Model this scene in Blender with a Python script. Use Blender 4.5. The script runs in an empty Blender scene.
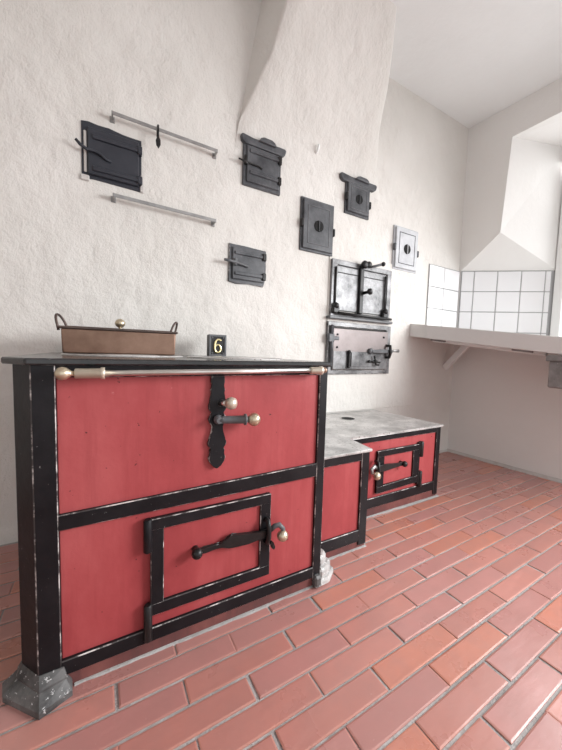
import bpy, bmesh, math, random
from mathutils import Vector, Matrix, Quaternion
random.seed(7)
K = 0.92            # metres per layout unit (the lens sits one unit above the floor)
SC = bpy.context.scene
COL = SC.collection

# ------------------------------------------------------------------ camera
cam_d = bpy.data.cameras.new('camera')
cam = bpy.data.objects.new('camera', cam_d); COL.objects.link(cam)
cam_d.sensor_fit = 'VERTICAL'; cam_d.sensor_height = 24.0
cam_d.lens = 24.0 * 313.0 / 750.0
cam_d.clip_start = 0.02
_y, _p, _r = math.radians(-29.3), math.radians(-4.05), math.radians(-1.65)
Mx = Matrix.Rotation(_y, 3, 'Z') @ Matrix.Rotation(_p, 3, 'X') @ Matrix.Rotation(_r, 3, 'Y')
rx, fw, up = Mx @ Vector((1, 0, 0)), Mx @ Vector((0, 1, 0)), Mx @ Vector((0, 0, 1))
R3 = Matrix((rx, up, -fw)).transposed()
cam.matrix_world = Matrix.Translation((0, 0, 1.0 * K)) @ R3.to_4x4()
SC.camera = cam

# ------------------------------------------------------------------ world, lights, exposure
wd = bpy.data.worlds.new('world'); SC.world = wd; wd.use_nodes = True
bg = wd.node_tree.nodes['Background']
bg.inputs[0].default_value = (0.965, 0.985, 1.0, 1); bg.inputs[1].default_value = 0.9

def area(name, loc, target, sx, sy, power, col=(1, 1, 1)):
    d = bpy.data.lights.new(name, 'AREA'); d.shape = 'RECTANGLE'
    d.size = sx * K; d.size_y = sy * K; d.energy = power; d.color = col
    o = bpy.data.objects.new(name, d); COL.objects.link(o)
    o.location = Vector(loc) * K
    o.rotation_euler = (Vector(target) - Vector(loc)).to_track_quat('-Z', 'Y').to_euler()
    return o
# daylight entering through the window in the right wall
area('window_daylight', (4.05, 0.75, 2.1), (1.2, 0.95, 1.2), 1.4, 1.7, 24, (0.985, 0.99, 1.0)).data.spread = math.radians(125)
# daylight from the second window of the right wall, nearer than the frame edge, falling downward into the room
area('second_window_daylight', (3.25, -0.75, 1.65), (0.7, 1.35, 0.1), 1.5, 1.2, 52, (0.97, 0.985, 1.0)).data.spread = math.radians(112)

vs = SC.view_settings
vs.view_transform = 'Standard'; vs.look = 'None'; vs.gamma = 1.0; vs.use_curve_mapping = False
vs.exposure = 0.32

# ------------------------------------------------------------------ materials
def new_mat(name):
    m = bpy.data.materials.new(name); m.use_nodes = True
    nt = m.node_tree
    return m, nt, nt.nodes['Principled BSDF']
def nd(nt, typ, **kw):
    n = nt.nodes.new(typ)
    for k, v in kw.items(): setattr(n, k, v)
    return n
def c4(c): return (c[0], c[1], c[2], 1)
def noise(nt, scale, detail=4, rough=.6, coord='Object', stretch=None):
    tc = nd(nt, 'ShaderNodeTexCoord'); src = tc.outputs[coord]
    if stretch:
        mp = nd(nt, 'ShaderNodeMapping'); mp.inputs['Scale'].default_value = stretch
        nt.links.new(src, mp.inputs['Vector']); src = mp.outputs[0]
    n = nd(nt, 'ShaderNodeTexNoise'); n.inputs['Scale'].default_value = scale
    n.inputs['Detail'].default_value = detail; n.inputs['Roughness'].default_value = rough
    nt.links.new(src, n.inputs['Vector'])
    return n.outputs[0]
def ramp(nt, fac, stops):
    r = nd(nt, 'ShaderNodeValToRGB'); e = r.color_ramp.elements
    while len(e) < len(stops): e.new(.5)
    for i, (p, c) in enumerate(stops):
        e[i].position = p; e[i].color = c4(c) if len(c) == 3 else c
    nt.links.new(fac, r.inputs[0]); return r.outputs[0]
def mix(nt, fac, a, b, mode='MIX'):
    m = nd(nt, 'ShaderNodeMix', data_type='RGBA', blend_type=mode)
    for sock, v in ((0, fac), (6, a), (7, b)):
        if hasattr(v, 'links') or isinstance(v, bpy.types.NodeSocket): nt.links.new(v, m.inputs[sock])
        elif isinstance(v, (int, float)): m.inputs[sock].default_value = v
        else: m.inputs[sock].default_value = c4(v)
    return m.outputs[2]
def bump(nt, bsdf, h, strength, dist=.01):
    b = nd(nt, 'ShaderNodeBump'); b.inputs['Strength'].default_value = strength; b.inputs['Distance'].default_value = dist
    nt.links.new(h, b.inputs['Height'])
    prev = bsdf.inputs['Normal'].links
    if prev: nt.links.new(prev[0].from_socket, b.inputs['Normal'])
    nt.links.new(b.outputs[0], bsdf.inputs['Normal'])

def plaster(name, c1, c2, coarse=.5, fine=.25):
    m, nt, b = new_mat(name)
    n1 = noise(nt, 1.6, 5, .6); 
    nt.links.new(ramp(nt, n1, [(.3, c1), (.7, c2)]), b.inputs['Base Color'])
    b.inputs['Roughness'].default_value = .85; b.inputs['Specular IOR Level'].default_value = .25
    bump(nt, b, noise(nt, 2.2, 3, .5), coarse, .08)
    bump(nt, b, noise(nt, 7, 8, .68, stretch=(1.2, 1.2, .8)), coarse * .8, .03)
    bump(nt, b, noise(nt, 45, 5, .7), fine, .012)
    return m
M = {}
M['plaster'] = plaster('lime_plaster', (.68, .655, .615), (.745, .72, .685), .62, .34)
M['plaster_right'] = plaster('smooth_plaster', (.79, .775, .75), (.82, .81, .79), .12, .12)
M['ceiling'] = plaster('ceiling_paint', (.82, .835, .83), (.85, .865, .86), .1, .06)

def painted(name, base, dark, light, rough=.5, wear=.69):
    m, nt, b = new_mat(name)
    n = noise(nt, 4, 6, .65, stretch=(1, 1, .45))
    col = ramp(nt, n, [(.3, dark), (.5, base), (.72, light)])
    sp = noise(nt, 38, 3, .7)
    col = mix(nt, ramp(nt, sp, [(wear, (0, 0, 0)), (wear + .03, (1, 1, 1))]), col, (.03, .012, .012))
    st = noise(nt, 6, 5, .7, stretch=(5, 5, .35))
    col = mix(nt, ramp(nt, st, [(.50, (0, 0, 0)), (.72, (.5, .5, .5))]), col, dark)
    ch = noise(nt, 11, 6, .75)
    col = mix(nt, ramp(nt, ch, [(.68, (0, 0, 0)), (.72, (.6, .6, .6))]), col, (light[0] * 1.15, light[1] * 1.9, light[2] * 1.9))
    nt.links.new(col, b.inputs['Base Color'])
    b.inputs['Roughness'].default_value = rough; b.inputs['Specular IOR Level'].default_value = .35
    bump(nt, b, noise(nt, 25, 5, .65), .22, .004)
    bump(nt, b, noise(nt, 5, 3, .5), .25, .01)
    return m
M['red'] = painted('red_enamel', (.37, .060, .064), (.29, .042, .046), (.44, .092, .094), .5)
M['plinth'] = painted('plinth_paint', (.16, .055, .05), (.08, .04, .04), (.26, .10, .085), .7)

def iron(name, base, light, rough=.45, fleck=(.35, .34, .33), lim=.72, metallic=.0, spec=.5, scale=9):
    m, nt, b = new_mat(name)
    n = noise(nt, scale, 6, .65)
    col = ramp(nt, n, [(.3, base), (.72, light)])
    f = noise(nt, 75, 3, .75)
    col = mix(nt, ramp(nt, f, [(lim, (0, 0, 0)), (lim + .04, (1, 1, 1))]), col, fleck)
    nt.links.new(col, b.inputs['Base Color'])
    b.inputs['Roughness'].default_value = rough; b.inputs['Metallic'].default_value = metallic
    b.inputs['Specular IOR Level'].default_value = spec
    bump(nt, b, noise(nt, 40, 4, .6), .25, .003)
    return m
M['black'] = iron('black_iron', (.005, .0045, .006), (.015, .014, .016), .42, (.30, .29, .28), .70, 0, .22)
M['black2'] = iron('black_iron_small', (.006, .0055, .006), (.018, .017, .017), .4, (.25, .25, .25), .73, 0, .4)
M['soot'] = iron('sooty_blue_black_iron', (.016, .018, .026), (.032, .034, .045), .5)
M['grey'] = iron('grey_cast_iron', (.075, .078, .085), (.14, .143, .15), .45, (.4, .4, .4), .74)
M['darkgrey'] = iron('dark_grey_cast_iron', (.024, .026, .031), (.125, .128, .138), .42, (.32, .32, .32), .70)
M['silver'] = iron('pale_grey_paint', (.36, .37, .39), (.58, .59, .61), .5, (.15, .15, .16), .70, 0)
M['steel_door'] = iron('burnished_steel_sheet', (.04, .04, .042), (.36, .36, .365), .40, (.04, .04, .04), .66, .35, .5, 9)
M['steel_warm'] = iron('burnished_reddish_sheet', (.20, .17, .165), (.31, .27, .265), .45, (.12, .10, .10), .72, .35, .5, 4)
M['plate'] = iron('worn_hob_plate', (.20, .195, .19), (.72, .70, .68), .3, (.16, .12, .11), .60, .1, .6, 7)
M['plate_dark'] = iron('blackened_hob_plate', (.012, .012, .013), (.04, .04, .041), .2, (.3, .3, .3), .70, .1, .6)
def wornedge(name, base, light):
    m, nt, b = new_mat(name)
    col = ramp(nt, noise(nt, 14, 5, .7), [(.48, base), (.60, light)])
    nt.links.new(col, b.inputs['Base Color']); b.inputs['Roughness'].default_value = .45
    return m
M['edge'] = wornedge('worn_bare_edge', (.045, .04, .04), (.62, .58, .56))
def metal(name, c, c2, rough, metallic=1.0, scale=12):
    m, nt, b = new_mat(name)
    nt.links.new(ramp(nt, noise(nt, scale, 5, .65), [(.3, c), (.7, c2)]), b.inputs['Base Color'])
    b.inputs['Roughness'].default_value = rough; b.inputs['Metallic'].default_value = metallic
    return m
M['steel'] = metal('bright_steel', (.62, .60, .57), (.78, .76, .73), .28)
M['tin'] = metal('galvanised_strip', (.26, .26, .255), (.42, .415, .41), .4, .7)
M['brass'] = metal('aged_brass', (.50, .42, .29), (.68, .60, .46), .32, .85)
M['brass_pale'] = metal('pale_worn_brass', (.55, .48, .38), (.72, .66, .56), .4, .6)
M['gold'] = metal('polished_brass', (.75, .62, .30), (.85, .74, .45), .25, .8)
M['copper'] = metal('tarnished_copper', (.20, .115, .08), (.33, .21, .155), .42, .6, 7)
M['copper_dark'] = metal('dark_tarnished_rim', (.075, .055, .05), (.14, .10, .085), .4, .6)
M['white'] = plaster('white_paint', (.80, .80, .79), (.84, .84, .83), .05, .04)
M['slab'] = plaster('pale_stone_counter', (.66, .645, .63), (.71, .695, .68), .12, .15)
M['stone'] = iron('grey_stone', (.15, .145, .145), (.36, .35, .345), .8, (.5, .5, .5), .66)
M['footstone'] = iron('whitewashed_mortar', (.20, .20, .20), (.62, .60, .58), .85, (.8, .8, .78), .60, 0, .3, 8)
M['footiron'] = iron('scuffed_lead_foot', (.018, .018, .019), (.20, .20, .198), .5, (.6, .6, .6), .62, .1, .4, 11)
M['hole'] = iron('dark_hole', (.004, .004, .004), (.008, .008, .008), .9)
def tile_mat():
    m, nt, b = new_mat('white_glazed_tile')
    b.inputs['Base Color'].default_value = (.82, .82, .83, 1); b.inputs['Roughness'].default_value = .12
    return m
M['tile'] = tile_mat()
M['grout'] = plaster('tile_grout', (.34, .34, .35), (.42, .42, .42), .1, .1)
M['mortar'] = plaster('floor_mortar', (.24, .23, .225), (.50, .485, .47), .6, .6)
M['skirt'] = plaster('lime_mortar_strip', (.50, .47, .45), (.66, .63, .60), .5, .5)
def glass():
    m = bpy.data.materials.new('window_glass'); m.use_nodes = True; nt = m.node_tree
    nt.nodes.remove(nt.nodes['Principled BSDF'])
    out = nt.nodes['Material Output']
    t = nd(nt, 'ShaderNodeBsdfTransparent'); g = nd(nt, 'ShaderNodeBsdfGlossy'); g.inputs['Roughness'].default_value = .03
    mx = nd(nt, 'ShaderNodeMixShader'); mx.inputs[0].default_value = .06
    nt.links.new(t.outputs[0], mx.inputs[1]); nt.links.new(g.outputs[0], mx.inputs[2]); nt.links.new(mx.outputs[0], out.inputs[0])
    return m
M['glass'] = glass()
def brickmat():
    m, nt, b = new_mat('clay_floor_brick')
    at = nd(nt, 'ShaderNodeAttribute'); at.attribute_name = 'tint'
    n = noise(nt, 9, 6, .65)
    col = mix(nt, ramp(nt, n, [(.35, (0, 0, 0)), (.75, (.55, .55, .55))]), at.outputs['Color'], (.36, .19, .17))
    f = noise(nt, 55, 4, .7)
    col = mix(nt, ramp(nt, f, [(.66, (0, 0, 0)), (.74, (.6, .6, .6))]), col, (.55, .36, .30))
    nt.links.new(col, b.inputs['Base Color'])
    nt.links.new(ramp(nt, noise(nt, 6, 4, .6), [(.3, (.24, .24, .24)), (.7, (.40, .40, .40))]), b.inputs['Roughness'])
    b.inputs['Specular IOR Level'].default_value = .85
    bump(nt, b, noise(nt, 30, 4, .6, stretch=(.5, 1.6, 1)), .18, .004)
    bump(nt, b, noise(nt, 6, 2, .5), .2, .008)
    return m
M['brick'] = brickmat()

# ------------------------------------------------------------------ mesh helpers
class MB:
    def __init__(s): s.bm = bmesh.new()
    def _bev(s, geom_faces, b, seg=1, edge=False):
        edges = list({e for f in geom_faces for e in f.edges})
        r = bmesh.ops.bevel(s.bm, geom=edges, offset=b, segments=seg, affect='EDGES', profile=.5, clamp_overlap=True)
        for f in r['faces']:
            if edge: f.material_index = 1
            if seg > 1: f.smooth = True
    def prism(s, pts, axis, a0, a1, bevel=0, seg=1, edge=False):
        """outline pts in the plane normal to axis, extruded a0..a1"""
        def mk(u, v, a): return (a, u, v) if axis == 'x' else (u, a, v) if axis == 'y' else (u, v, a)
        A = [s.bm.verts.new(mk(u, v, a0)) for u, v in pts]; B = [s.bm.verts.new(mk(u, v, a1)) for u, v in pts]
        n = len(pts); fs = [s.bm.faces.new(A), s.bm.faces.new(B[::-1])]
        for i in range(n): fs.append(s.bm.faces.new((A[i], B[i], B[(i + 1) % n], A[(i + 1) % n])))
        if bevel: s._bev(fs, bevel, seg, edge)
        return s
    def box(s, x0, x1, y0, y1, z0, z1, bevel=0, seg=1, edge=False):
        return s.prism([(x0, y0), (x1, y0), (x1, y1), (x0, y1)], 'z', z0, z1, bevel, seg, edge)
    def beam(s, p0, p1, w, h, upv=(0, 0, 1), bevel=0):
        p0, p1 = Vector(p0), Vector(p1); d = (p1 - p0).normalized(); sd = d.cross(Vector(upv)).normalized(); u = sd.cross(d)
        vs = []
        for p in (p0, p1):
            for a, b in ((-1, -1), (1, -1), (1, 1), (-1, 1)): vs.append(s.bm.verts.new(p + sd * a * w / 2 + u * b * h / 2))
        fs = [s.bm.faces.new([vs[i] for i in q]) for q in ((0, 1, 2, 3), (7, 6, 5, 4), (0, 4, 5, 1), (1, 5, 6, 2), (2, 6, 7, 3), (3, 7, 4, 0))]
        if bevel: s._bev(fs, bevel)
        return s
    def lathe(s, p0, d, prof, n=20):
        """prof: (distance along d, radius) pairs"""
        p0 = Vector(p0); d = Vector(d).normalized(); a = d.orthogonal().normalized(); b = d.cross(a); rings = []
        for t, r in prof:
            if r < 1e-6: rings.append([s.bm.verts.new(p0 + d * t)])
            else: rings.append([s.bm.verts.new(p0 + d * t + (a * math.cos(2 * math.pi * i / n) + b * math.sin(2 * math.pi * i / n)) * r) for i in range(n)])
        for R0, R1 in zip(rings, rings[1:]):
            for i in range(n):
                j = (i + 1) % n
                if len(R0) == 1 and len(R1) == 1: continue
                if len(R0) == 1: f = s.bm.faces.new((R0[0], R1[j], R1[i]))
                elif len(R1) == 1: f = s.bm.faces.new((R0[i], R0[j], R1[0]))
                else: f = s.bm.faces.new((R0[i], R0[j], R1[j], R1[i]))
                f.smooth = True
        for R in (rings[0], rings[-1]):
            if len(R) > 1: s.bm.faces.new(R)
        return s
    def cyl(s, p0, p1, r, n=20, b=0):
        L = (Vector(p1) - Vector(p0)).length
        return s.lathe(p0, Vector(p1) - Vector(p0), [(0, r - b), (b, r), (L - b, r), (L, r - b)] if b else [(0, r), (L, r)], n)
    def ball(s, c, r, n=20, sq=1, d=(0, 0, 1)):
        m = 12; c = Vector(c); d = Vector(d).normalized()
        return s.lathe(c - d * r * sq, d, [(r * sq * (1 - math.cos(math.pi * i / m)), r * math.sin(math.pi * i / m) if 0 < i < m else 0) for i in range(m + 1)], n)
    def tube(s, pts, r, n=10, flat=None):
        pts = [Vector(p) for p in pts]; rs = r if isinstance(r, (list, tuple)) else [r] * len(pts)
        up = None; rings = []
        for i, p in enumerate(pts):
            d = (pts[min(i + 1, len(pts) - 1)] - pts[max(i - 1, 0)]).normalized()
            if flat: a = Vector(flat) - d * d.dot(Vector(flat)); a.normalize()
            else:
                a = d.orthogonal().normalized() if up is None else (up - d * up.dot(d)).normalized()
            up = a; b = d.cross(a)
            rings.append([s.bm.verts.new(p + (a * math.cos(2 * math.pi * k / n) * (.6 if flat else 1) + b * math.sin(2 * math.pi * k / n)) * rs[i]) for k in range(n)])
        for R0, R1 in zip(rings, rings[1:]):
            for k in range(n):
                j = (k + 1) % n
                f = s.bm.faces.new((R0[k], R0[j], R1[j], R1[k])); f.smooth = True
        s.bm.faces.new(rings[0]); s.bm.faces.new(rings[-1])
        return s
    def poly(s, pts): s.bm.faces.new([s.bm.verts.new(p) for p in pts]); return s
    def build(s, name, mat, parent=None, origin=None, norm=True):
        if norm: bmesh.ops.recalc_face_normals(s.bm, faces=s.bm.faces)
        root = parent
        while root is not None and root.parent: root = root.parent
        L = Vector(root['_o']) if root is not None else Vector(origin or (0, 0, 0))
        for v in s.bm.verts: v.co = (v.co - L) * K
        me = bpy.data.meshes.new(name); s.bm.to_mesh(me); s.bm.free()
        for m in (mat if isinstance(mat, (list, tuple)) else [mat]): me.materials.append(M[m])
        o = bpy.data.objects.new(name, me); COL.objects.link(o)
        if parent is not None: o.parent = parent
        else: o.location = L * K
        return o
ROOTS = []
def thing(name, label, cat, loc, group=None):
    o = bpy.data.objects.new(name, None); COL.objects.link(o); o.location = Vector(loc) * K
    o.empty_display_size = .1
    o['_o'] = tuple(loc); ROOTS.append(o); return tag(o, label, cat, group)
def tag(o, label, cat, group=None):
    o['label'] = label; o['category'] = cat
    if group: o['group'] = group
    return o
def struct(o): o['kind'] = 'structure'; return o

# ------------------------------------------------------------------ setting
W = 1.99                     # back wall plane
CZ = 3.285                    # ceiling
XL, YF = -2.3, -2.6
def xr(y): return 3.185 + .076 * (W - y)

# floor: running-bond bricks
f = MB(); f.poly([(XL, YF, -.004), (3.9, YF, -.004), (3.9, W, -.004), (XL, W, -.004)])
struct(f.build('floor', 'mortar'))
fb = MB(); tl = fb.bm.loops.layers.float_color.new('tint')
ca, sa = math.cos(math.radians(.8)), math.sin(math.radians(.8))
def rot(x, y): x -= .5; y -= .8; return (.5 + x * ca - y * sa, .8 + x * sa + y * ca)
PX, PY = .3545, .0826
for r in range(-12, 44):
    yt = .9945 - r * PY
    for c in range(-9, 12):
        x0 = .020 + c * PX + (.177 if r % 2 else 0) + random.uniform(-.004, .004)
        x1 = x0 + PX
        g = random.uniform(.0028, .0052); g2 = random.uniform(.0025, .0045)
        X0, X1, Y0, Y1 = x0 + g2, x1 - g2, yt - PY + g, yt - g
        if X1 < XL or X0 > 3.8 or Y1 < YF or Y0 > W - .01: continue
        Y1 = min(Y1, W - .004); X0 = max(X0, XL)
        if Y1 - Y0 < .01: continue
        h = [random.uniform(-.0012, .0012) for _ in range(4)]
        b = .0045; cor = [(X0, Y0), (X1, Y0), (X1, Y1), (X0, Y1)]; inn = [(X0 + b, Y0 + b), (X1 - b, Y0 + b), (X1 - b, Y1 - b), (X0 + b, Y1 - b)]
        cor = [rot(*p) for p in cor]; inn = [rot(*p) for p in inn]
        vb = [fb.bm.verts.new((x, y, -.0040)) for x, y in cor]
        vm = [fb.bm.verts.new((x, y, -.0013 + h[i] * .6)) for i, (x, y) in enumerate(cor)]
        vt = [fb.bm.verts.new((x, y, h[i])) for i, (x, y) in enumerate(inn)]
        fs = [fb.bm.faces.new(vt)]
        for i in range(4):
            j = (i + 1) % 4
            fs.append(fb.bm.faces.new((vb[i], vb[j], vm[j], vm[i]))); fs.append(fb.bm.faces.new((vm[i], vm[j], vt[j], vt[i])))
        t = random.random(); v = random.uniform(.92, 1.08)
        base = (.52, .205, .145) if t < .15 else (.49, .215, .178) if t < .6 else (.45, .21, .188)
        for q in fs:
            rim = 1.0 if q is fs[0] else 1.06      # paler, more orange worn arrises
            for l in q.loops: l[tl] = (base[0] * v * rim, base[1] * v * rim, base[2] * v, 1)
o = fb.build('floor', 'brick'); struct(o)

# back wall: gently uneven plaster sheet
def sheet(u0, u1, v0, v1, nu, nv, fn):
    m = MB(); g = [[m.bm.verts.new(fn(u0 + (u1 - u0) * i / nu, v0 + (v1 - v0) * j / nv)) for j in range(nv + 1)] for i in range(nu + 1)]
    for i in range(nu):
        for j in range(nv):
            m.bm.faces.new((g[i][j], g[i + 1][j], g[i + 1][j + 1], g[i][j + 1])).smooth = True
    return m
struct(sheet(XL, 3.20, -.02, CZ, 2, 2, lambda x, z: (x, W, z)).build('wall_back', 'plaster'))
struct(MB().poly([(XL, YF, -.02), (XL, W, -.02), (XL, W, CZ), (XL, YF, CZ)]).build('wall_left', 'plaster'))
struct(MB().poly([(XL, YF, CZ), (3.9, YF, CZ), (3.9, W, CZ), (XL, W, CZ)]).build('ceiling', 'ceiling'))

# slightly proud plaster patch round the wall ovens
struct(MB().prism([(1.512, .53), (2.60, .53), (2.60, 1.775), (2.19, 1.80), (1.80, 1.845), (1.512, 1.875)], 'y', W - .009, W + .002, .006, 2).build('trim_3', 'plaster'))

# chimney hood swelling out of the back wall
def prof(z):
    t = z - 2.48; return W - .25 * (t + math.sqrt(t * t + .02)) + .012
def interp(tab, z):
    for (z0, a), (z1, b) in zip(tab, tab[1:]):
        if z <= z1: return a + (b - a) * max(0, (z - z0)) / (z1 - z0)
    return tab[-1][1]
LB = [(2.30, .735), (2.487, .763), (2.927, .835), (3.256, .897)]
LF = [(2.30, .73), (2.464, .75), (2.609, .808), (2.719, .85), (2.817, .891), (2.949, .914), (3.032, .928), (3.3, .98)]
RF = [(2.30, 2.02), (2.50, 1.95), (2.611, 1.91), (2.719, 1.866), (2.828, 1.842), (2.947, 1.822), (3.126, 1.762), (3.297, 1.692)]
hd = MB(); rows = []
NZ = 26
for k in range(NZ + 1):
    z = 2.30 + (CZ - 2.30) * k / NZ; y = min(prof(z), W)
    xl, xf, x1 = interp(LB, z), interp(LF, z), interp(RF, z)
    row = [(xl, W + .004, z)]
    rr = min(.018, (W - y) * .4)
    row += [(xf - .0, y + rr, z), (xf + rr * .3, y + rr * .3, z), (xf + rr, y, z)]
    row += [(xf + (x1 - xf) * i / 8, y, z) for i in range(1, 8)]
    row += [(x1 - rr, y, z), (x1 - rr * .3, y + rr * .3, z), (x1, y + rr, z), (x1 + .02, W + .004, z)]
    rows.append([hd.bm.verts.new(p) for p in row])
for a, b in zip(rows, rows[1:]):
    for i in range(len(a) - 1): hd.bm.faces.new((a[i], a[i + 1], b[i + 1], b[i])).smooth = True
struct(hd.build('wall_chimney', 'plaster'))

# right wall with splayed window niche
ZS = 1.0
def zn(y): return 1.281 - .137 * (1.80 - y) - .06
A = (1.975, 1.885); B = (1.637, 2.175); T = (1.598, 3.0); A2 = (-.50, 1.885); B2 = (-.16, 2.175); T2 = (-.12, 3.06)
XW = 3.90; D = (XW, 1.434, 1.885); D2 = (XW, .03, 1.885)
def P(yz): return (xr(yz[0]), yz[0], yz[1])
wr = MB()
wr.poly([P((W, -.02)), P((YF, -.02)), P((YF, zn(A2[0]))), P((A2[0], zn(A2[0]))), P((A[0], zn(A[0]))), P((W, zn(A[0])))])
wr.poly([P((W, zn(A[0]))), P((A[0], zn(A[0]))), P(A), P(B), P(T), P((T[0], CZ)), P((W, CZ))])
wr.poly([P(T), P(T2), P((T2[0], CZ)), P((T[0], CZ))])
wr.poly([P(A2), P((A2[0], zn(A2[0]))), P((YF, zn(A2[0]))), P((YF, CZ)), P((T2[0], CZ)), P(T2), P(B2)])
for a, b, t, d in ((A, B, T, D), (A2, B2, T2, D2)):
    top = (XW, d[1] + (.012 if a is A else -.01), 3.05)
    wr.poly([P(a), P((a[0], zn(a[0]))), (XW, d[1], zn(d[1])), d])
    wr.poly([P(a), P(b), d]); wr.poly([P(b), P(t), top, d])
wr.poly([P(T), P(T2), (XW, D2[1] - .01, 3.05), (XW, D[1] + .012, 3.05)])
wr.poly([P((A[0], zn(A[0]))), P((A2[0], zn(A2[0]))), (XW, D2[1], zn(D2[1])), (XW, D[1], zn(D[1]))])
struct(wr.build('wall_right', 'plaster_right'))
struct(sheet(YF, W, 0, .03, 30, 1, lambda y, z: (xr(y) - .012 + z * .3, y, z)).build('baseboard_right', 'skirt'))
struct(MB().box(2.11, 3.18, W - .012, W + .002, -.002, .022, .004).build('baseboard_back', 'skirt'))

# window frame and panes in the niche
wf = MB()
for y0, y1 in ((D[1] - .07, D[1] + .004), (D2[1], D2[1] + .07), (.70, .78)): wf.box(XW - .045, XW + .01, y0, y1, ZS, 3.055, .006)
for z0, z1 in ((ZS, ZS + .08), (2.98, 3.055), (2.35, 2.42)): wf.box(XW - .04, XW + .01, D2[1], D[1], z0, z1, .006)
win = wf.build('window_1', 'white'); struct(win)
win['_o'] = (0, 0, 0)
gp = MB().box(XW - .012, XW - .006, D2[1] + .06, D[1] - .06, ZS + .07, 2.99).build('window_pane', 'glass', win)
del win['_o']

# white tiles: back wall strip and niche jamb
tz = [1.883, 1.68, 1.475, 1.27, 1.195]
tl_ = MB()
gt = MB()
gt.box(2.70, 3.183, W - .006, W + .004, 1.20, 1.888)
for c0, c1 in ((2.70, 2.93), (2.93, 3.181)):
    for z1, z0 in zip(tz, tz[1:]): tl_.box(c0 + .004, c1 - .004, W - .013, W - .004, z0 + .004, z1 - .004, .003)
a = Vector((xr(A[0]), A[0], 0)); b = Vector((XW, D[1], 0)); dv = (b - a); Ln = dv.length; dv.normalize(); nv = Vector((-dv.y, dv.x, 0))
if nv.x > 0: nv = -nv
def jbox(m, s0, s1, z0, z1, o0, o1, bev=0):
    q = [a + dv * s0 + nv * o0, a + dv * s1 + nv * o0, a + dv * s1 + nv * o1, a + dv * s0 + nv * o1]
    m.prism([(p.x, p.y) for p in q], 'z', z0, z1, bev)
jbox(gt, .006, Ln - .01, 1.20, 1.888, -.004, .006)
ss = [.008, .128, .348, .568, .786, .84]
for s0, s1 in zip(ss, ss[1:]):
    for z1, z0 in zip(tz, tz[1:]): jbox(tl_, s0 + .004, min(s1, Ln - .02) - .004, z0 + .004, z1 - .004, .004, .013, .003)
tr = gt.build('trim_1', 'grout'); struct(tr); tr['_o'] = (0, 0, 0)
tl_.build('tile_field', 'tile', tr); del tr['_o']

# ------------------------------------------------------------------ the large red range
RX0, RX1, FY, ZT = -.222, .803, 1.045, .968
rg = thing('cooking_range', 'tall red and black iron range with brass rail and long latch door, in the foreground', 'stove', (.3, 1.5, 0))
foot = [(RX0, W - .004), (RX0, FY + .055), (RX0 + .048, FY + .012), (RX1 - .008, FY + .012), (RX1 - .008, W - .004)]
MB().prism(foot, 'z', .002, .95).build('casing', 'black', rg)
ov = .024
top = [(RX0 - ov, W - .003), (RX0 - ov, FY + .05), (RX0 + .04, FY - ov), (RX1 + .012, FY - ov), (RX1 + .012, W - .003)]
tp = MB().prism(top, 'z', .95, ZT, .004, 1, False).build('top_plate', 'plate_dark', rg)
for cx, cy, r, lab in ((.08, 1.55, .24, 0), (.53, 1.38, .22, 0)):
    MB().lathe((cx, cy, ZT - .001), (0, 0, 1), [(0, r), (.004, r), (.006, r - .004), (.006, r - .012), (.004, r - .016), (.004, r * .55), (.006, r * .54), (.006, 0)], 48).build('hotplate_ring', 'plate', tp)
MB().box(-.121, .765, FY, FY + .02, .52, .925, .003).build('upper_panel', 'red', rg)
MB().box(-.121, .765, FY, FY + .02, .08, .50, .003).build('lower_panel', 'red', rg)
ed = ['black', 'edge']
MB().box(-.122, .765, FY - .009, FY + .015, .915, .951, .002, 1, True).build('top_rail', ed, rg)
mr = MB(); mr.prism([(-.122, .482), (.765, .490), (.765, .545), (-.122, .528)], 'y', FY - .012, FY + .015, .0026, 1, True); mr.build('middle_rail', ed, rg)
MB().box(-.122, .765, FY - .012, FY + .015, .043, .090, .0026, 1, True).build('bottom_rail', ed, rg)
MB().prism([(RX0, FY + .07), (RX0, FY + .055), (RX0 + .048, FY - .012), (-.12, FY - .012), (-.12, FY + .07)], 'z', .05, .951, .0022, 1, True).build('corner_post', ed, rg)
MB().box(.763, RX1, FY - .012, FY + .07, .025, .951, .0026, 1, True).build('corner_post', ed, rg)
MB().box(-.13, .77, FY - .006, FY + .1, 0, .044, .003).build('plinth', 'plinth', rg)
# flared feet
ff = MB()
bt = [(-.272, 1.12), (-.262, 1.075), (-.165, .975), (-.092, 1.005), (-.10, 1.10)]
md = [(-.236, 1.12), (-.232, 1.085), (-.168, 1.005), (-.108, 1.02), (-.11, 1.10)]
tp_ = [(-.222, 1.12), (-.220, 1.095), (-.172, 1.030), (-.114, 1.03), (-.114, 1.10)]
ringz = [(bt, 0), (bt, .018), (md, .045), (md, .052), (tp_, .075)]
rr_ = [[ff.bm.verts.new((x, y, z)) for x, y in p] for p, z in ringz]
for r0, r1 in zip(rr_, rr_[1:]):
    for i in range(5): ff.bm.faces.new((r0[i], r0[(i + 1) % 5], r1[(i + 1) % 5], r1[i]))
ff.bm.faces.new(rr_[0]); ff.bm.faces.new(rr_[-1])
ff.build('foot', 'footiron', rg)
f2 = MB(); f2.prism([(.772, 1.015), (.842, 1.017), (.905, 1.065), (.895, 1.11), (.772, 1.11)], 'z', 0, .030, .008)
f2.prism([(.80, 1.025), (.848, 1.035), (.892, 1.075), (.88, 1.12), (.80, 1.12)], 'z', .02, .068, .01)
f2.prism([(.804, 1.045), (.84, 1.052), (.872, 1.085), (.865, 1.12), (.804, 1.12)], 'z', .05, .108, .012)
f2.build('foot', 'footstone', rg)
MB().box(.765, .80, 1.012, 1.06, .002, .055, .008).build('heel_block', 'footiron', rg)
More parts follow.
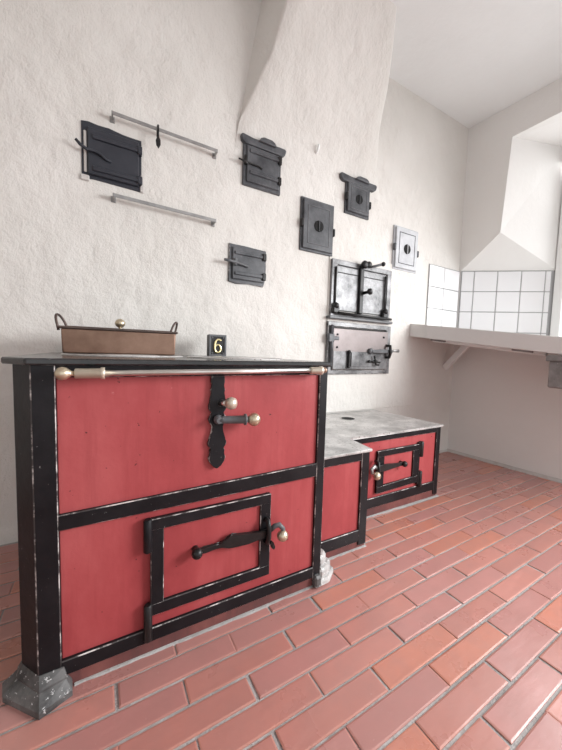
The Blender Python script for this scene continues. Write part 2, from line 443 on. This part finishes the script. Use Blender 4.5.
# ornate strap plate with levers
def mirror(h, cx): return [(cx + w, z) for z, w in h] + [(cx - w, z) for z, w in reversed(h)]
hw = [(.915, .024), (.890, .024), (.882, .017), (.868, .027), (.858, .019), (.835, .023), (.815, .032), (.798, .030), (.790, .015), (.780, .026), (.765, .033), (.750, .025), (.742, .015), (.722, .017), (.700, .024), (.685, .034), (.672, .031), (.664, .016), (.656, .029), (.645, .021), (.632, .031), (.615, .026), (.602, .014), (.592, .003)]
sp = MB().prism(mirror(hw, .334), 'y', FY - .016, FY - .001, .003, 1, True).build('strap_plate', ed, rg)
kb = MB(); kb.cyl((.342, FY - .010, .822), (.36, FY - .045, .824), .011).build('knob_stem', 'steel', sp)
MB().lathe((.356, FY - .034, .824), (.6, -.8, .05), [(0, .008), (.006, .017), (.02, .022), (.034, .018), (.042, 0)], 20).build('knob', 'brass_pale', sp)
lv = MB(); lv.ball((.332, FY - .028, .768), .016); lv.cyl((.332, FY - .012, .768), (.332, FY - .046, .768), .011)
lv.lathe((.330, FY - .034, .768), (1, -.15, -.03), [(0, .012), (.02, .013), (.088, .0145), (.090, .020), (.096, .020), (.098, .011), (.108, .009)], 18)
lo = lv.build('lever', 'grey', sp)
MB().ball((.452, FY - .054, .764), .0235).build('lever_knob', 'brass', lo)
# lower door
dr = MB(); fx0, fx1, fz0, fz1 = .119, .549, .137, .462
dr.box(.15, .515, FY - .008, FY + .01, .17, .43, .002)
door = dr.build('oven_door', 'red', rg)
fm = MB()
fm.box(fx0, fx1, FY - .02, FY - .001, .424, fz1, .0024, 1, True); fm.box(fx0, fx1, FY - .02, FY - .001, fz0, .178, .0024, 1, True)
fm.box(fx0, .159, FY - .0195, FY - .001, .17, .43, .0024, 1, True); fm.box(.505, fx1, FY - .0195, FY - .001, .17, .43, .0024, 1, True)
fm.build('door_frame', ed, door)
for z0, z1, mt in ((.355, .465, 'black'), (.055, .18, 'black2')):
    MB().cyl((.111, FY - .016, z0), (.111, FY - .016, z1), .013, 16, .004).build('hinge', mt, door)
def shf(p): return [(x - .010, z + .017) for x, z in p]
lt = MB(); lt.prism(shf([(.275, .292), (.30, .296), (.34, .294), (.352, .300), (.362, .292), (.385, .286), (.40, .281), (.46, .280), (.50, .284), (.555, .288), (.555, .314), (.50, .314), (.46, .320), (.42, .326), (.40, .328), (.392, .334), (.384, .322), (.362, .314), (.352, .308), (.34, .314), (.30, .309), (.275, .311)]), 'y', FY - .036, FY - .022, .003)
lt.cyl((.262, FY - .006, .319), (.262, FY - .04, .319), .012); lt.ball((.262, FY - .038, .319), .0185)
la = lt.build('latch_bar', 'black2', door)
kp = MB(); kp.tube([(.528, FY - .018, .280), (.528, FY - .036, .280), (.529, FY - .046, .305), (.529, FY - .046, .345), (.528, FY - .038, .366), (.528, FY - .018, .368)], .009, 10)
kp.prism(shf([(.552, .27), (.562, .262), (.570, .240), (.564, .232), (.555, .240), (.547, .262)]), 'y', FY - .045, FY - .032, .002)
kp.build('latch_keeper', 'black2', door)
MB().tube([(.54, FY - .030, .322), (.556, FY - .040, .342), (.572, FY - .046, .346), (.586, FY - .050, .330), (.588, FY - .052, .316)], [.009, .010, .010, .009, .008]).build('latch_grip', 'grey', la)
MB().ball((.583, FY - .054, .304), .0215).build('latch_knob', 'brass', la)
# front rail
rb = MB(); ry, rz = FY - .045, .929
tr_ = rb.cyl((-.01, ry, rz), (.755, ry, rz + .007), .0088, 16).build('towel_rail', 'steel', rg)
MB().lathe((-.119, ry, rz), (1, 0, 0), [(0, 0), (.003, .009), (.009, .0155), (.018, .0180), (.027, .0165), (.035, .010), (.039, .007), (.05, .007)], 20).build('rail_finial', 'brass', tr_)
MB().lathe((.748, ry, rz + .007), (1, 0, 0), [(0, .007), (.003, .012), (.012, .0125), (.019, .008), (.021, 0)], 18).build('rail_finial', 'copper', tr_)
for x0, x1, dz in ((-.074, -.002, 0), (.690, .746, .006)):
    br = MB().lathe((x0, ry, rz + dz), (1, 0, 0), [(0, .010), (.002, .0135), (x1 - x0 - .012, .0140), (x1 - x0 - .010, .0165), (x1 - x0, .0165)], 18)
    br.cyl(((x0 + x1) / 2, ry, rz + dz), ((x0 + x1) / 2, FY - .005, rz + dz), .010)
    br.build('rail_bracket', 'brass_pale', tr_)

# ------------------------------------------------------------------ low range beside it
LX0, MX1, MY, LX1, LY, LT = .815, 1.178, 1.155, 2.072, 1.362, .524
lr = thing('low_range', 'low L-shaped red and black range with worn grey hob, behind the tall range', 'stove', (1.5, 1.7, 0))
body = [(LX0, W - .004), (LX0, MY + .012), (MX1 - .008, MY + .012), (MX1 - .008, LY + .012), (LX1 - .006, LY + .012), (LX1 - .006, W - .004)]
MB().prism(body, 'z', .002, LT - .014).build('casing', 'black', lr)
tpo = [(LX0, W - .003), (LX0, MY - .022), (MX1 + .010, MY - .020), (MX1 + .030, LY - .020), (LX1 + .018, LY - .020), (LX1 + .0, W - .003)]
lt_ = MB().prism(tpo, 'z', LT - .014, LT, .003).build('top_plate', 'plate', lr)
MB().lathe((1.575, 1.765, LT), (0, 0, 1), [(0, .062), (.0016, .062), (.0018, .052)], 32).build('hole_rim', 'plate', lt_)
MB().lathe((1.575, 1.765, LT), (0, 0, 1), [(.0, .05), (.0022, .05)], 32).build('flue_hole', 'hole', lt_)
MB().box(LX0, MX1 - .05, MY, MY + .02, .095, .48, .003).build('side_panel', 'red', lr)
MB().box(LX0, MX1, MY - .010, MY + .015, .467, LT - .014, .0026, 1, True).build('top_rail', ed, lr)
MB().box(LX0, MX1, MY - .010, MY + .015, .040, .102, .0026, 1, True).build('bottom_rail', ed, lr)
MB().box(MX1 - .052, MX1, MY - .012, MY + .06, .02, LT - .015, .0026, 1, True).build('corner_post', ed, lr)
MB().box(LX0, MX1, MY - .004, MY + .06, 0, .042, .003).build('plinth', 'plinth', lr)
MB().box(MX1 + .0, LX1 - .03, LY, LY + .02, .11, .485, .003).build('front_panel', 'red', lr)
MB().box(MX1, LX1, LY - .010, LY + .015, .474, LT - .014, .0026, 1, True).build('top_rail', ed, lr)
MB().box(MX1, LX1, LY - .010, LY + .015, .055, .118, .0026, 1, True).build('bottom_rail', ed, lr)
MB().box(LX1 - .042, LX1, LY - .012, LY + .06, .02, LT - .015, .0026, 1, True).build('corner_post', ed, lr)
MB().box(MX1, LX1, LY - .004, LY + .05, 0, .058, .003).build('plinth', 'plinth', lr)
# its firing door
fd = MB().box(1.51, 1.80, LY - .008, LY + .01, .19, .39, .002).build('firing_door', 'red', lr)
fm = MB()
fm.prism([(1.455, .376), (1.85, .376), (1.85, .414), (1.455, .414)], 'y', LY - .02, LY - .001, .0024, 1, True)
fm.prism([(1.455, .143), (1.85, .152), (1.85, .200), (1.455, .186)], 'y', LY - .02, LY - .001, .0024, 1, True)
fm.box(1.455, 1.512, LY - .0195, LY - .001, .18, .38, .0024, 1, True); fm.box(1.785, 1.85, LY - .0195, LY - .001, .19, .38, .0024, 1, True)
fm.build('door_frame', ed, fd)
for z0, z1 in ((.325, .43), (.115, .225)):
    hb = MB().cyl((1.862, LY - .016, z0), (1.862, LY - .016, z1), .016, 16, .004); hb.box(1.835, 1.866, LY - .022, LY, z0 + .02, z1 - .005, .003)
    hb.build('hinge', 'black2', fd)
lb = MB().prism([(1.435, .294), (1.50, .288), (1.61, .300), (1.675, .300), (1.675, .322), (1.61, .322), (1.50, .332), (1.435, .328)], 'y', LY - .040, LY - .026, .003)
lb.cyl((1.668, LY - .008, .311), (1.668, LY - .046, .311), .012); lb.ball((1.668, LY - .044, .311), .019)
lb = lb.build('latch_bar', 'black2', fd)
MB().tube([(1.432, LY - .018, .262), (1.432, LY - .042, .264), (1.432, LY - .050, .305), (1.432, LY - .046, .352), (1.432, LY - .018, .357)], .010, 10).build('latch_keeper', 'black2', fd)
MB().tube([(1.43, LY - .034, .318), (1.395, LY - .048, .338), (1.365, LY - .054, .326), (1.372, LY - .058, .300)], [.010, .012, .012, .009]).build('latch_grip', 'tin', lb)
MB().ball((1.400, LY - .066, .286), .0245).build('latch_knob', 'brass', lb)
# mortar fillets where the stoves meet the floor
mf = MB()
for x0, x1, y in ((-.09, .77, FY - .006), (.87, MX1 + .005, MY - .006), (MX1, LX1 + .02, LY - .006)):
    n = 24; pr = None
    for i in range(n + 1):
        x = x0 + (x1 - x0) * i / n; w = random.uniform(.006, .013)
        cur = [mf.bm.verts.new((x, y + .004, .007)), mf.bm.verts.new((x, y - w * .5, .004)), mf.bm.verts.new((x, y - w, -.003))]
        if pr:
            mf.bm.faces.new((pr[0], pr[1], cur[1], cur[0])); mf.bm.faces.new((pr[1], pr[2], cur[2], cur[1]))
        pr = cur
struct(mf.build('trim_2', 'mortar'))

# ------------------------------------------------------------------ pan and number block on the hob
PZ = ZT + .0052
pn = thing('copper_pan', 'long tarnished copper pan with lid knob and two loop handles on tall range', 'pan', (.07, 1.68, PZ))
px0, px1, py0, py1, ph = -.163, .302, 1.60, 1.82, .105
b0 = MB(); q = .012
vb = [b0.bm.verts.new(p) for p in ((px0 + .002, py0 + q, PZ), (px1 - .002, py0 + q, PZ), (px1 - .002, py1 - q, PZ), (px0 + .002, py1 - q, PZ))]
vt = [b0.bm.verts.new(p) for p in ((px0, py0, PZ + ph), (px1, py0, PZ + ph), (px1, py1, PZ + ph), (px0, py1, PZ + ph))]
fs = [b0.bm.faces.new(vb), b0.bm.faces.new(vt)] + [b0.bm.faces.new((vb[i], vb[(i + 1) % 4], vt[(i + 1) % 4], vt[i])) for i in range(4)]
b0._bev(fs, .006, 2)
b0.build('pan_body', 'copper', pn)
lid = MB().box(px0 - .008, px1 + .008, py0 - .008, py1 + .008, PZ + ph - .001, PZ + ph + .009, .003)
lid.box(px0 + .02, px1 - .02, py0 + .02, py1 - .02, PZ + ph + .008, PZ + ph + .012, .002)
lid = lid.build('lid', 'copper_dark', pn)
MB().lathe((.062, 1.71, PZ + ph + .010), (0, 0, 1), [(0, .014), (.003, .014), (.006, .007), (.010, .007), (.013, .013), (.021, .020), (.031, .0235), (.041, .020), (.049, .013), (.054, 0)], 20).build('lid_knob', 'brass', lid)
for sx, x in ((-1, px0), (1, px1)):
    pts = []
    for i in range(13):
        t = math.pi * i / 12
        ru = -.024 * math.cos(t)
        pts.append((x + sx * (.002 + .020 * math.sin(t)) + ru * .62, 1.71 + ru * .9, PZ + ph - .006 + .070 * math.sin(t) ** .75))
    MB().tube(pts, .0055, 10).build('handle', 'copper_dark', pn)
bx, by, bz, bw, bh = .573, 1.79, ZT + .001, .104, .126
nb = thing('number_block', 'small dark metal block with raised brass figure six on tall range', 'number plate', (bx, by, ZT + .001))
MB().box(bx - bw / 2, bx + bw / 2, by, by + .045, bz, bz + bh, .004).build('block', 'black2', nb)
bd = MB()
for x0, x1, z0, z1 in ((-bw / 2, bw / 2, bh - .012, bh), (-bw / 2, bw / 2, 0, .012), (-bw / 2, -bw / 2 + .012, .01, bh - .01), (bw / 2 - .012, bw / 2, .01, bh - .01)):
    bd.box(bx + x0, bx + x1, by - .006, by + .002, bz + z0, bz + z1, .0015)
for sx in (-1, 1):
    for sz in (.018, bh - .018): bd.ball((bx + sx * (bw / 2 - .019), by - .001, bz + sz), .006, 12)
bd.build('border', 'grey', nb)
pts, rs = [], []
def arc(cx, cz, rx, rz, a0, a1, n, w0, w1):
    for i in range(n + 1):
        t = math.radians(a0 + (a1 - a0) * i / n)
        pts.append((bx + cx + rx * math.cos(t), by - .004, bz + cz + rz * math.sin(t))); rs.append(w0 + (w1 - w0) * i / n)
arc(.004, .062, .022, .036, 50, 180, 10, .0065, .006)
arc(0, .045, .018, .0225, 180, 540, 24, .006, .0056)
MB().tube(pts, rs, 10, flat=(0, 1, 0)).build('numeral', 'gold', nb)

# ------------------------------------------------------------------ iron doors in the wall
def disc(c, r, t, n=28): return MB().lathe(c, (0, -1, 0), [(0, r), (t, r)], n)

# sooty double-strap door, upper left
x0, x1, z0, z1 = -.095, .182, 1.876, 2.150
t = thing('soot_door', 'black soot door at upper left, lever at its left edge, between the two wall rails', 'door', ((x0 + x1) / 2, W, z0))
jag = [(x0 - .004, z1 + .006), (x0 + .03, z1 + .012), (x0 + .07, z1 + .004), (x0 + .12, z1 + .010), (x0 + .19, z1 - .002), (x1 + .002, z1 - .002), (x1 + .002, z0 - .002), (x0 + .05, z0 + .004), (x0 - .004, z0 - .004)]
MB().prism(jag, 'y', W - .006, W + .004, .002).build('frame', 'soot', t)
MB().box(x0 + .006, x0 + .020, W - .012, W + .002, z0 + .03, z1 - .04, .003).build('plaster_strip', 'skirt', t)
MB().box(x1 - .006, x1 + .014, W - .014, W + .002, z0 - .004, z0 + .085, .004).build('plaster_strip', 'skirt', t)
MB().box(x0 - .010, x0 + .030, W - .013, W + .002, z0 - .012, z0 + .016, .004).build('plaster_strip', 'skirt', t)
lf = MB().box(x0 + .024, x1 - .012, W - .022, W - .004, z0 + .020, z1 - .022, .004).build('leaf', 'soot', t)
for zz in (2.083, 1.926):
    s_ = MB().box(x0 + .045, x1 - .006, W - .031, W - .018, zz - .012, zz + .012, .003); s_.box(x1 - .02, x1 + .004, W - .034, W - .004, zz - .022, zz + .022, .004)
    s_.build('hinge_strap', 'soot', lf)
MB().tube([(x0 - .026, W - .050, 2.032), (x0 - .008, W - .045, 2.016), (x0 + .022, W - .038, 2.004), (x0 + .055, W - .034, 2.008), (x0 + .085, W - .032, 2.000), (x0 + .105, W - .030, 1.984), (x0 + .130, W - .024, 1.982)], [.007, .008, .008, .007, .007, .006, .006], 10).build('lever', 'soot', lf)

# hooded strap door
def hood_cast(t, x0, x1, z0, z1, bx0, bx1, bz, mat, yy=.05):
    h = MB(); zs = z1 - .012
    h.prism([(x0, z1), (x0 + .012, z1 + .012), (bx0 - .03, z1), (bx1 + .03, z1), (x1 - .012, z1 + .010), (x1, z1 - .002), (x1 - .01, z0 + .012), (x1 - .03, z0), (x0 + .03, z0), (x0 + .008, z0 + .014)], 'y', W - yy * .6, W + .003, .006, 2)
    hb = h.build('hood_moulding', mat, t)
    cx = (bx0 + bx1) / 2; w = (bx1 - bx0) / 2
    MB().prism([(cx - w, zs), (cx + w, zs), (cx + w * .8, bz - .01), (cx + w * .45, bz), (cx - w * .45, bz), (cx - w * .8, bz - .01)], 'y', W - yy, W - .002, .006, 2).build('hood_crest', mat, hb)
x0, x1, z0, z1 = .790, 1.055, 2.088, 2.345
t = thing('soot_door', 'dark grey strap door with moulded hood on top, below the chimney breast left edge', 'door', ((x0 + x1) / 2, W, z0))
MB().box(x0 - .006, x1 + .006, W - .016, W + .003, z0 - .006, z1 + .004, .003).build('frame', 'darkgrey', t)
hood_cast(t, .762, 1.095, z1 - .012, z1 + .032, .880, 1.01, z1 + .052, 'darkgrey')
lf = MB().box(x0 + .016, x1 - .012, W - .028, W - .01, z0 + .016, z1 - .016, .004).build('leaf', 'darkgrey', t)
for zz in (z1 - .05, z0 + .075):
    s_ = MB().box(x0 + .035, x1 - .008, W - .037, W - .024, zz - .011, zz + .011, .003); s_.build('hinge_strap', 'darkgrey', lf)
    MB().box(x1 - .024, x1 + .002, W - .040, W - .008, zz - .026, zz + .026, .004).build('hinge_knuckle', 'black2', lf)
MB().cyl((x0 + .004, W - .035, z0 + .11), (x0 + .004, W - .035, z0 + .165), .013, 14, .003).build('lever_pivot', 'black2', lf)
MB().tube([(x0 - .050, W - .050, z0 + .122), (x0 - .01, W - .045, z0 + .122), (x0 + .04, W - .040, z0 + .122), (x0 + .10, W - .037, z0 + .122), (x0 + .120, W - .036, z0 + .116)], [.0045, .006, .006, .0055, .0075], 10).build('lever', 'black2', lf)

# small strap door just above the range
x0, x1, z0, z1 = .705, .962, 1.455, 1.692
t = thing('soot_door', 'small weathered strap door low on the wall, the nearest door above the number block', 'door', ((x0 + x1) / 2, W, z0))
jag = [(x0 - .004, z1 + .008), (x0 + .03, z1), (x0 + .11, z1 + .003), (x1 + .004, z1 - .002), (x1 + .006, z0 + .05), (x1 - .01, z0 - .008), (x0 + .14, z0 - .002), (x0 + .05, z0 - .010), (x0 - .006, z0)]
MB().prism(jag, 'y', W - .012, W + .003, .003, 1, True).build('frame', ['darkgrey', 'edge'], t)
lf = MB().box(x0 + .016, x1 - .012, W - .026, W - .008, z0 + .018, z1 - .016, .004).build('leaf', 'darkgrey', t)
for zz in (z1 - .052, z0 + .055):
    s_ = MB().box(x0 + .03, x1 - .008, W - .035, W - .022, zz - .011, zz + .011, .003); s_.build('hinge_strap', 'darkgrey', lf)
    MB().box(x1 - .030, x1 - .004, W - .040, W - .008, zz - .024, zz + .024, .004).build('hinge_knuckle', 'black2', lf)
MB().cyl((x0 + .03, W - .034, z0 + .10), (x0 + .03, W - .034, z0 + .145), .014, 14, .003).build('lever_pivot', 'grey', lf)
MB().tube([(x0 - .050, W - .060, z0 + .118), (x0 - .01, W - .050, z0 + .120), (x0 + .03, W - .044, z0 + .118), (x0 + .09, W - .036, z0 + .110), (x0 + .12, W - .034, z0 + .104)], [.008, .009, .009, .007, .008], 10).build('lever', 'grey', lf)

# inspection plates with round damper
def damper_plate(x0, x1, z0, z1, label, mat, hood=False, edge_mat='black2'):
    t = thing('inspection_plate', label, 'door', ((x0 + x1) / 2, W, z0))
    MB().box(x0 - .004, x1 + .004, W - .014, W + .003, z0 - .005, z1 + .004, .003).build('frame', mat, t)
    cx, cz = (x0 + x1) / 2, (z0 + z1) / 2
    w, h = (x1 - x0), (z1 - z0); gx = w * .16; gz = h * .13
    lf = MB().box(x0 + .010, x1 - .010, W - .030, W - .010, z0 + .010, z1 - .010, .004).build('leaf', mat, t)
    ip = MB(); b = .007                          # raised bead around the sunken panel
    for a0, a1, c0, c1 in ((x0 + gx, x1 - gx, z1 - gz - b, z1 - gz), (x0 + gx, x1 - gx, z0 + gz, z0 + gz + b), (x0 + gx, x0 + gx + b, z0 + gz, z1 - gz), (x1 - gx - b, x1 - gx, z0 + gz, z1 - gz)):
        ip.box(a0, a1, W - .0325, W - .028, c0, c1, .002)
    ip.build('panel_bead', 'grey' if mat == 'darkgrey' else 'darkgrey', lf)
    r = w * .125 + .004
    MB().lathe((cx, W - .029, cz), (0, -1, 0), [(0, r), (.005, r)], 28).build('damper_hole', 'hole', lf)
    MB().box(cx - r * .11, cx + r * .11, W - .040, W - .033, cz - r * .95, cz + r * .95, .0015).build('damper_bar', mat, lf)
    MB().box(x0 - .010, x0 + .014, W - .036, W - .006, cz - .03, cz + .03, .006).build('lug', edge_mat, t)
    MB().box(x1 - .012, x1 + .008, W - .036, W - .006, cz - .045, cz + .012, .006).build('lug', edge_mat, t)
    if hood: hood_cast(t, x0 - .07, x1 + .065, z1 - .012, z1 + .032, cx - .055, cx + .09, z1 + .050, mat)
    return t
damper_plate(1.240, 1.530, 1.757, 2.124, 'plain dark grey plate with round damper hole, left above the double oven door', 'darkgrey')
damper_plate(1.642, 1.888, 2.112, 2.345, 'smallest damper plate, with moulded hood on top, high above the double oven door', 'darkgrey', True)
damper_plate(2.198, 2.500, 1.768, 2.133, 'pale silver grey plate with round damper hole, rightmost on the back wall', 'silver', False, 'darkgrey')

# double oven door
x0, x1, z0, z1 = 1.524, 2.176, 1.292, 1.736
t = thing('oven_door_unit', 'grey steel double oven door with black centre bolt, above the single oven door', 'oven door', ((x0 + x1) / 2, W, z0))
fm = MB()
fm.box(x0, x1, W - .030, W + .003, z1 - .040, z1, .003, 1, True); fm.box(x0, x1, W - .030, W + .003, z0, z0 + .045, .003, 1, True)
fm.box(x0, x0 + .055, W - .029, W + .003, z0 + .03, z1 - .03, .003, 1, True); fm.box(x1 - .050, x1, W - .029, W + .003, z0 + .03, z1 - .03, .003, 1, True)
fm.build('frame', ['steel_door', 'grey'], t)
cx = 1.818
for a0, a1, hx in ((x0 + .052, cx - .006, x0 + .034), (cx + .006, x1 - .060, x1 - .082)):
    lf = MB().box(a0, a1, W - .026, W - .004, z0 + .055, z1 - .045, .004).build('leaf', 'steel_door', t)
    MB().box(a0 + .008, a1 - .008, W - .030, W - .022, z1 - .10, z1 - .092, .002).build('crease', 'black2', lf)
    MB().cyl((hx, W - .036, z0 + .06), (hx, W - .036, z1 - .06), .0075, 12).build('hinge_rod', 'black2', lf)
    hk = MB().box(hx - .030, hx + .034, W - .062, W - .02, z0 + .028, z0 + .075, .008); hk.ball((hx, W - .05, z0 + .085), .026)
    hk.build('hinge_pivot', 'black2', lf)
bo = MB().box(cx - .021, cx + .021, W - .052, W - .022, z0 + .045, z1 - .012, .005).build('centre_bolt', 'black2', t)
tk = MB(); tk.lathe((cx, W - .045, z1 - .012), (0, -1, 0), [(0, .016), (.008, .016), (.012, .028), (.03, .032), (.04, .026), (.046, 0)], 18)
tk.lathe((cx + .045, W - .045, z1 - .006), (0, -1, 0), [(0, .016), (.008, .022), (.03, .026), (.04, .018), (.044, 0)], 18); tk.box(cx - .01, cx + .05, W - .06, W - .04, z1 - .024, z1 + .002, .004)
tk.build('bolt_head', 'black2', bo)
MB().tube([(cx + .06, W - .05, z1 - .02), (cx + .10, W - .085, z1 - .012), (cx + .15, W - .115, z1 + .004)], [.009, .010, .011]).build('bolt_handle', 'grey', bo)
MB().ball((cx + .155, W - .118, z1 + .005), .018).build('handle_knob', 'black2', bo)
MB().lathe((cx + .02, W - .04, z0 + .212), (.25, -1, .1), [(0, .014), (.045, .011), (.05, .018), (.062, .027), (.078, .024), (.088, 0)], 18).build('leaf_knob', 'black2', bo)
MB().tube([(x0 + .05, W - .062, z0 + .030), (x1 - .02, W - .062, z0 + .022)], .011, 12).build('foot_rod', 'black2', t)
MB().box(x0 - .02, x1 + .02, W - .050, W + .003, z0 - .014, z0 + .008, .004).build('sill_ledge', 'grey', t)

# single oven door with draught slide
x0, x1, z0, z1 = 1.510, 2.205, .842, 1.258
t = thing('oven_door_unit', 'grey steel single oven door with long latch and draught slide, above the low hob', 'oven door', ((x0 + x1) / 2, W, z0))
fm = MB()
fm.box(x0, x1, W - .026, W + .003, z1 - .036, z1, .003, 1, True); fm.box(x0, x1, W - .026, W + .003, z0, z0 + .034, .003, 1, True)
fm.box(x0, x0 + .042, W - .0255, W + .003, z0 + .02, z1 - .02, .003, 1, True); fm.box(x1 - .060, x1, W - .0255, W + .003, z0 + .02, z1 - .02, .003, 1, True)
fm.build('frame', ['steel_door', 'edge'], t)
lf = MB().box(x0 + .046, x1 - .045, W - .038, W - .004, z0 + .038, z1 - .052, .004).build('leaf', 'steel_warm', t)
MB().box(x0 + .046, x1 - .05, W - .032, W - .01, z1 - .048, z1 - .040, .002).build('top_gap', 'black2', t)
MB().box(x0 + .050, x1 - .052, W - .0405, W - .034, z0 + .042, z0 + .185, .002).build('lower_sheet', 'steel_door', lf)
for xx, zz in ((x0 + .085, z1 - .10), (x1 - .10, z1 - .10), (x0 + .085, z0 + .215)): MB().ball((xx, W - .040, zz), .009, 12).build('rivet', 'black2', lf)
hg = MB(); hg.cyl((x0 + .028, W - .042, z0 + .06), (x0 + .028, W - .042, z1 - .03), .012, 12); hg.box(x0 - .012, x0 + .05, W - .055, W - .02, z1 - .165, z1 - .095, .008); hg.box(x0 + .03, x0 + .1, W - .048, W - .034, z1 - .145, z1 - .115, .004)
hg.build('hinge', 'darkgrey', lf)
la = MB(); la.lathe((1.945, W - .035, 1.035), (0, -1, 0), [(0, .022), (.02, .026), (.03, .022), (.036, 0)], 18)
la.prism([(1.945, 1.022), (2.01, 1.026), (2.06, 1.020), (2.12, 1.024), (2.18, 1.022), (2.18, 1.050), (2.12, 1.052), (2.06, 1.058), (2.01, 1.046), (1.945, 1.046)], 'y', W - .075, W - .055, .004)
la = la.build('latch_bar', 'grey', lf)
MB().tube([(2.17, W - .064, 1.038), (2.20, W - .072, 1.044), (2.248, W - .082, 1.046)], [.012, .012, .015]).build('latch_grip', 'tin', la)
MB().tube([(2.145, W - .025, .985), (2.145, W - .075, .988), (2.145, W - .088, 1.03), (2.145, W - .08, 1.085), (2.145, W - .025, 1.09)], .013, 10).build('latch_keeper', 'black2', t)
sl = MB(); sl.box(1.71, 1.985, W - .045, W - .036, z0 + .062, z0 + .178, .002)
sl = sl.build('draught_slide', 'steel_door', lf)
sh = MB(); sh.box(1.70, 1.716, W - .066, W - .040, z0 + .058, z0 + .182, .004); sh.ball((1.708, W - .055, z0 + .182), .015); sh.ball((1.708, W - .055, z0 + .062), .014)
sh.box(1.735, 1.742, W - .052, W - .040, z0 + .062, z0 + .178, .002)
sh.build('slide_handle', 'black2', sl)
wn = MB(); wn.cyl((1.995, W - .04, z0 + .108), (1.995, W - .075, z0 + .108), .012); wn.tube([(1.925, W - .06, z0 + .108), (2.045, W - .068, z0 + .100)], .007); wn.ball((1.925, W - .06, z0 + .108), .012); wn.tube([(1.975, W - .068, z0 + .155), (1.985, W - .072, z0 + .120), (1.995, W - .07, z0 + .08), (2.03, W - .07, z0 + .078)], .008)
wn.build('wing_nut', 'black2', sl)

# ------------------------------------------------------------------ wall rails, hook, peg
def wall_rail(xa, za, xb, zb, label, off=.06):
    t = thing('wall_rail', label, 'rail', ((xa + xb) / 2, W, za), None)
    MB().beam((xa, W - off, za), (xb, W - off, zb), .005, .018, (0, 0, 1), .001).build('strip', 'tin', t)
    for x, z in ((xa, za), (xb, zb)):
        e = MB().box(x - .004, x + .004, W - off - .002, W + .003, z - .010, z + .011, .0015); e.box(x - .012, x + .012, W - .006, W + .003, z - .016, z + .016, .002)
        e.build('end_bracket', 'tin', t)
    return t
wall_rail(.042, 2.210, .598, 2.202, 'upper galvanised rail on the wall, with the small dark hook hanging from it')
wall_rail(.044, 1.802, .594, 1.794, 'lower galvanised rail on the wall, bare, beneath the black soot door')
hk = MB(); hx, hy, hz = .262, W - .062, -.032
hk.tube([(hx, hy + .010, 2.168), (hx, hy + .014, 2.203), (hx, hy + .004, 2.224), (hx, hy - .010, 2.220), (hx, hy - .013, 2.185), (hx, hy - .012, 2.16)], .0055, 8)
hk.prism([(hx - .004, 2.16), (hx - .013, 2.138), (hx - .010, 2.113), (hx + .002, 2.098), (hx + .012, 2.118), (hx + .012, 2.143), (hx + .004, 2.16)], 'y', hy - .018, hy - .008, .002)
o = hk.build('rail_hook', 'black2', None, (hx, hy, 2.098)); tag(o, 'small dark leaf-shaped hook hanging on the upper wall rail', 'hook')
pg = MB(); pg.tube([(1.345, W + .002, 2.452), (1.345, W - .03, 2.455), (1.345, W - .045, 2.47), (1.346, W - .048, 2.495)], [.008, .008, .009, .009], 10); pg.ball((1.345, W, 2.45), .02, 14, .6, (0, 1, 0))
o = pg.build('wall_peg', 'white', None, (1.345, W, 2.45)); tag(o, 'small whitewashed peg in the plaster between the two hooded doors', 'peg')

# ------------------------------------------------------------------ stone counter in the corner
def zt(y): return 1.281 - .137 * (1.80 - y)
pl = [(2.47, W - .004), (2.47, 1.80), (2.668, .925), (2.80, .30), (xr(.30) - .004, .30), (xr(W) - .02, W - .004)]
cs = MB()
ta = [cs.bm.verts.new((x, y, zt(y))) for x, y in pl]; ba = [cs.bm.verts.new((x, y, zt(y) - .118)) for x, y in pl]
fs = [cs.bm.faces.new(ta), cs.bm.faces.new(ba)] + [cs.bm.faces.new((ta[i], ta[(i + 1) % 6], ba[(i + 1) % 6], ba[i])) for i in range(6)]
cs._bev(fs, .008, 2)
o = cs.build('counter_slab', 'slab', None, (2.9, 1.2, 1.05)); tag(o, 'pale sloping stone counter slab running below the white tiles', 'counter')
bk = thing('counter_bracket', 'white angled wall bracket with underside bar carrying the pale counter slab', 'bracket', (3.0, 1.97, .88))
MB().beam((3.03, W - .012, .895), (2.955, 1.70, 1.150), .055, .034, (1, 0, 0), .004).build('strut', 'white', bk)
MB().beam((2.66, 1.86, zt(1.86) - .133), (2.80, 1.05, zt(1.05) - .133), .05, .028, (0, 0, 1), .004).build('under_bar', 'white', bk)
for yy in (1.80, 1.18):
    xx = 2.66 + (1.86 - yy) * .173
    MB().beam((xx - .02, yy + .07, zt(yy + .07) - .128), (xx, yy - .06, zt(yy - .06) - .128), .07, .018, (0, 0, 1), .003).build('packing_piece', 'stone', bk)
sb = thing('stone_basin', 'grey stone basin block under the counter slab at the right edge', 'basin', (3.0, .65, .80))
MB().box(2.668, xr(1.0) - .001, .34, .985, .812, 1.0, .012, 2).build('basin_body', 'stone', sb)
MB().box(2.652, xr(1.0) - .001, .335, 1.0, .995, 1.036, .008, 2).build('basin_rim', 'stone', sb)

for r in ROOTS:
    if '_o' in r: del r['_o']
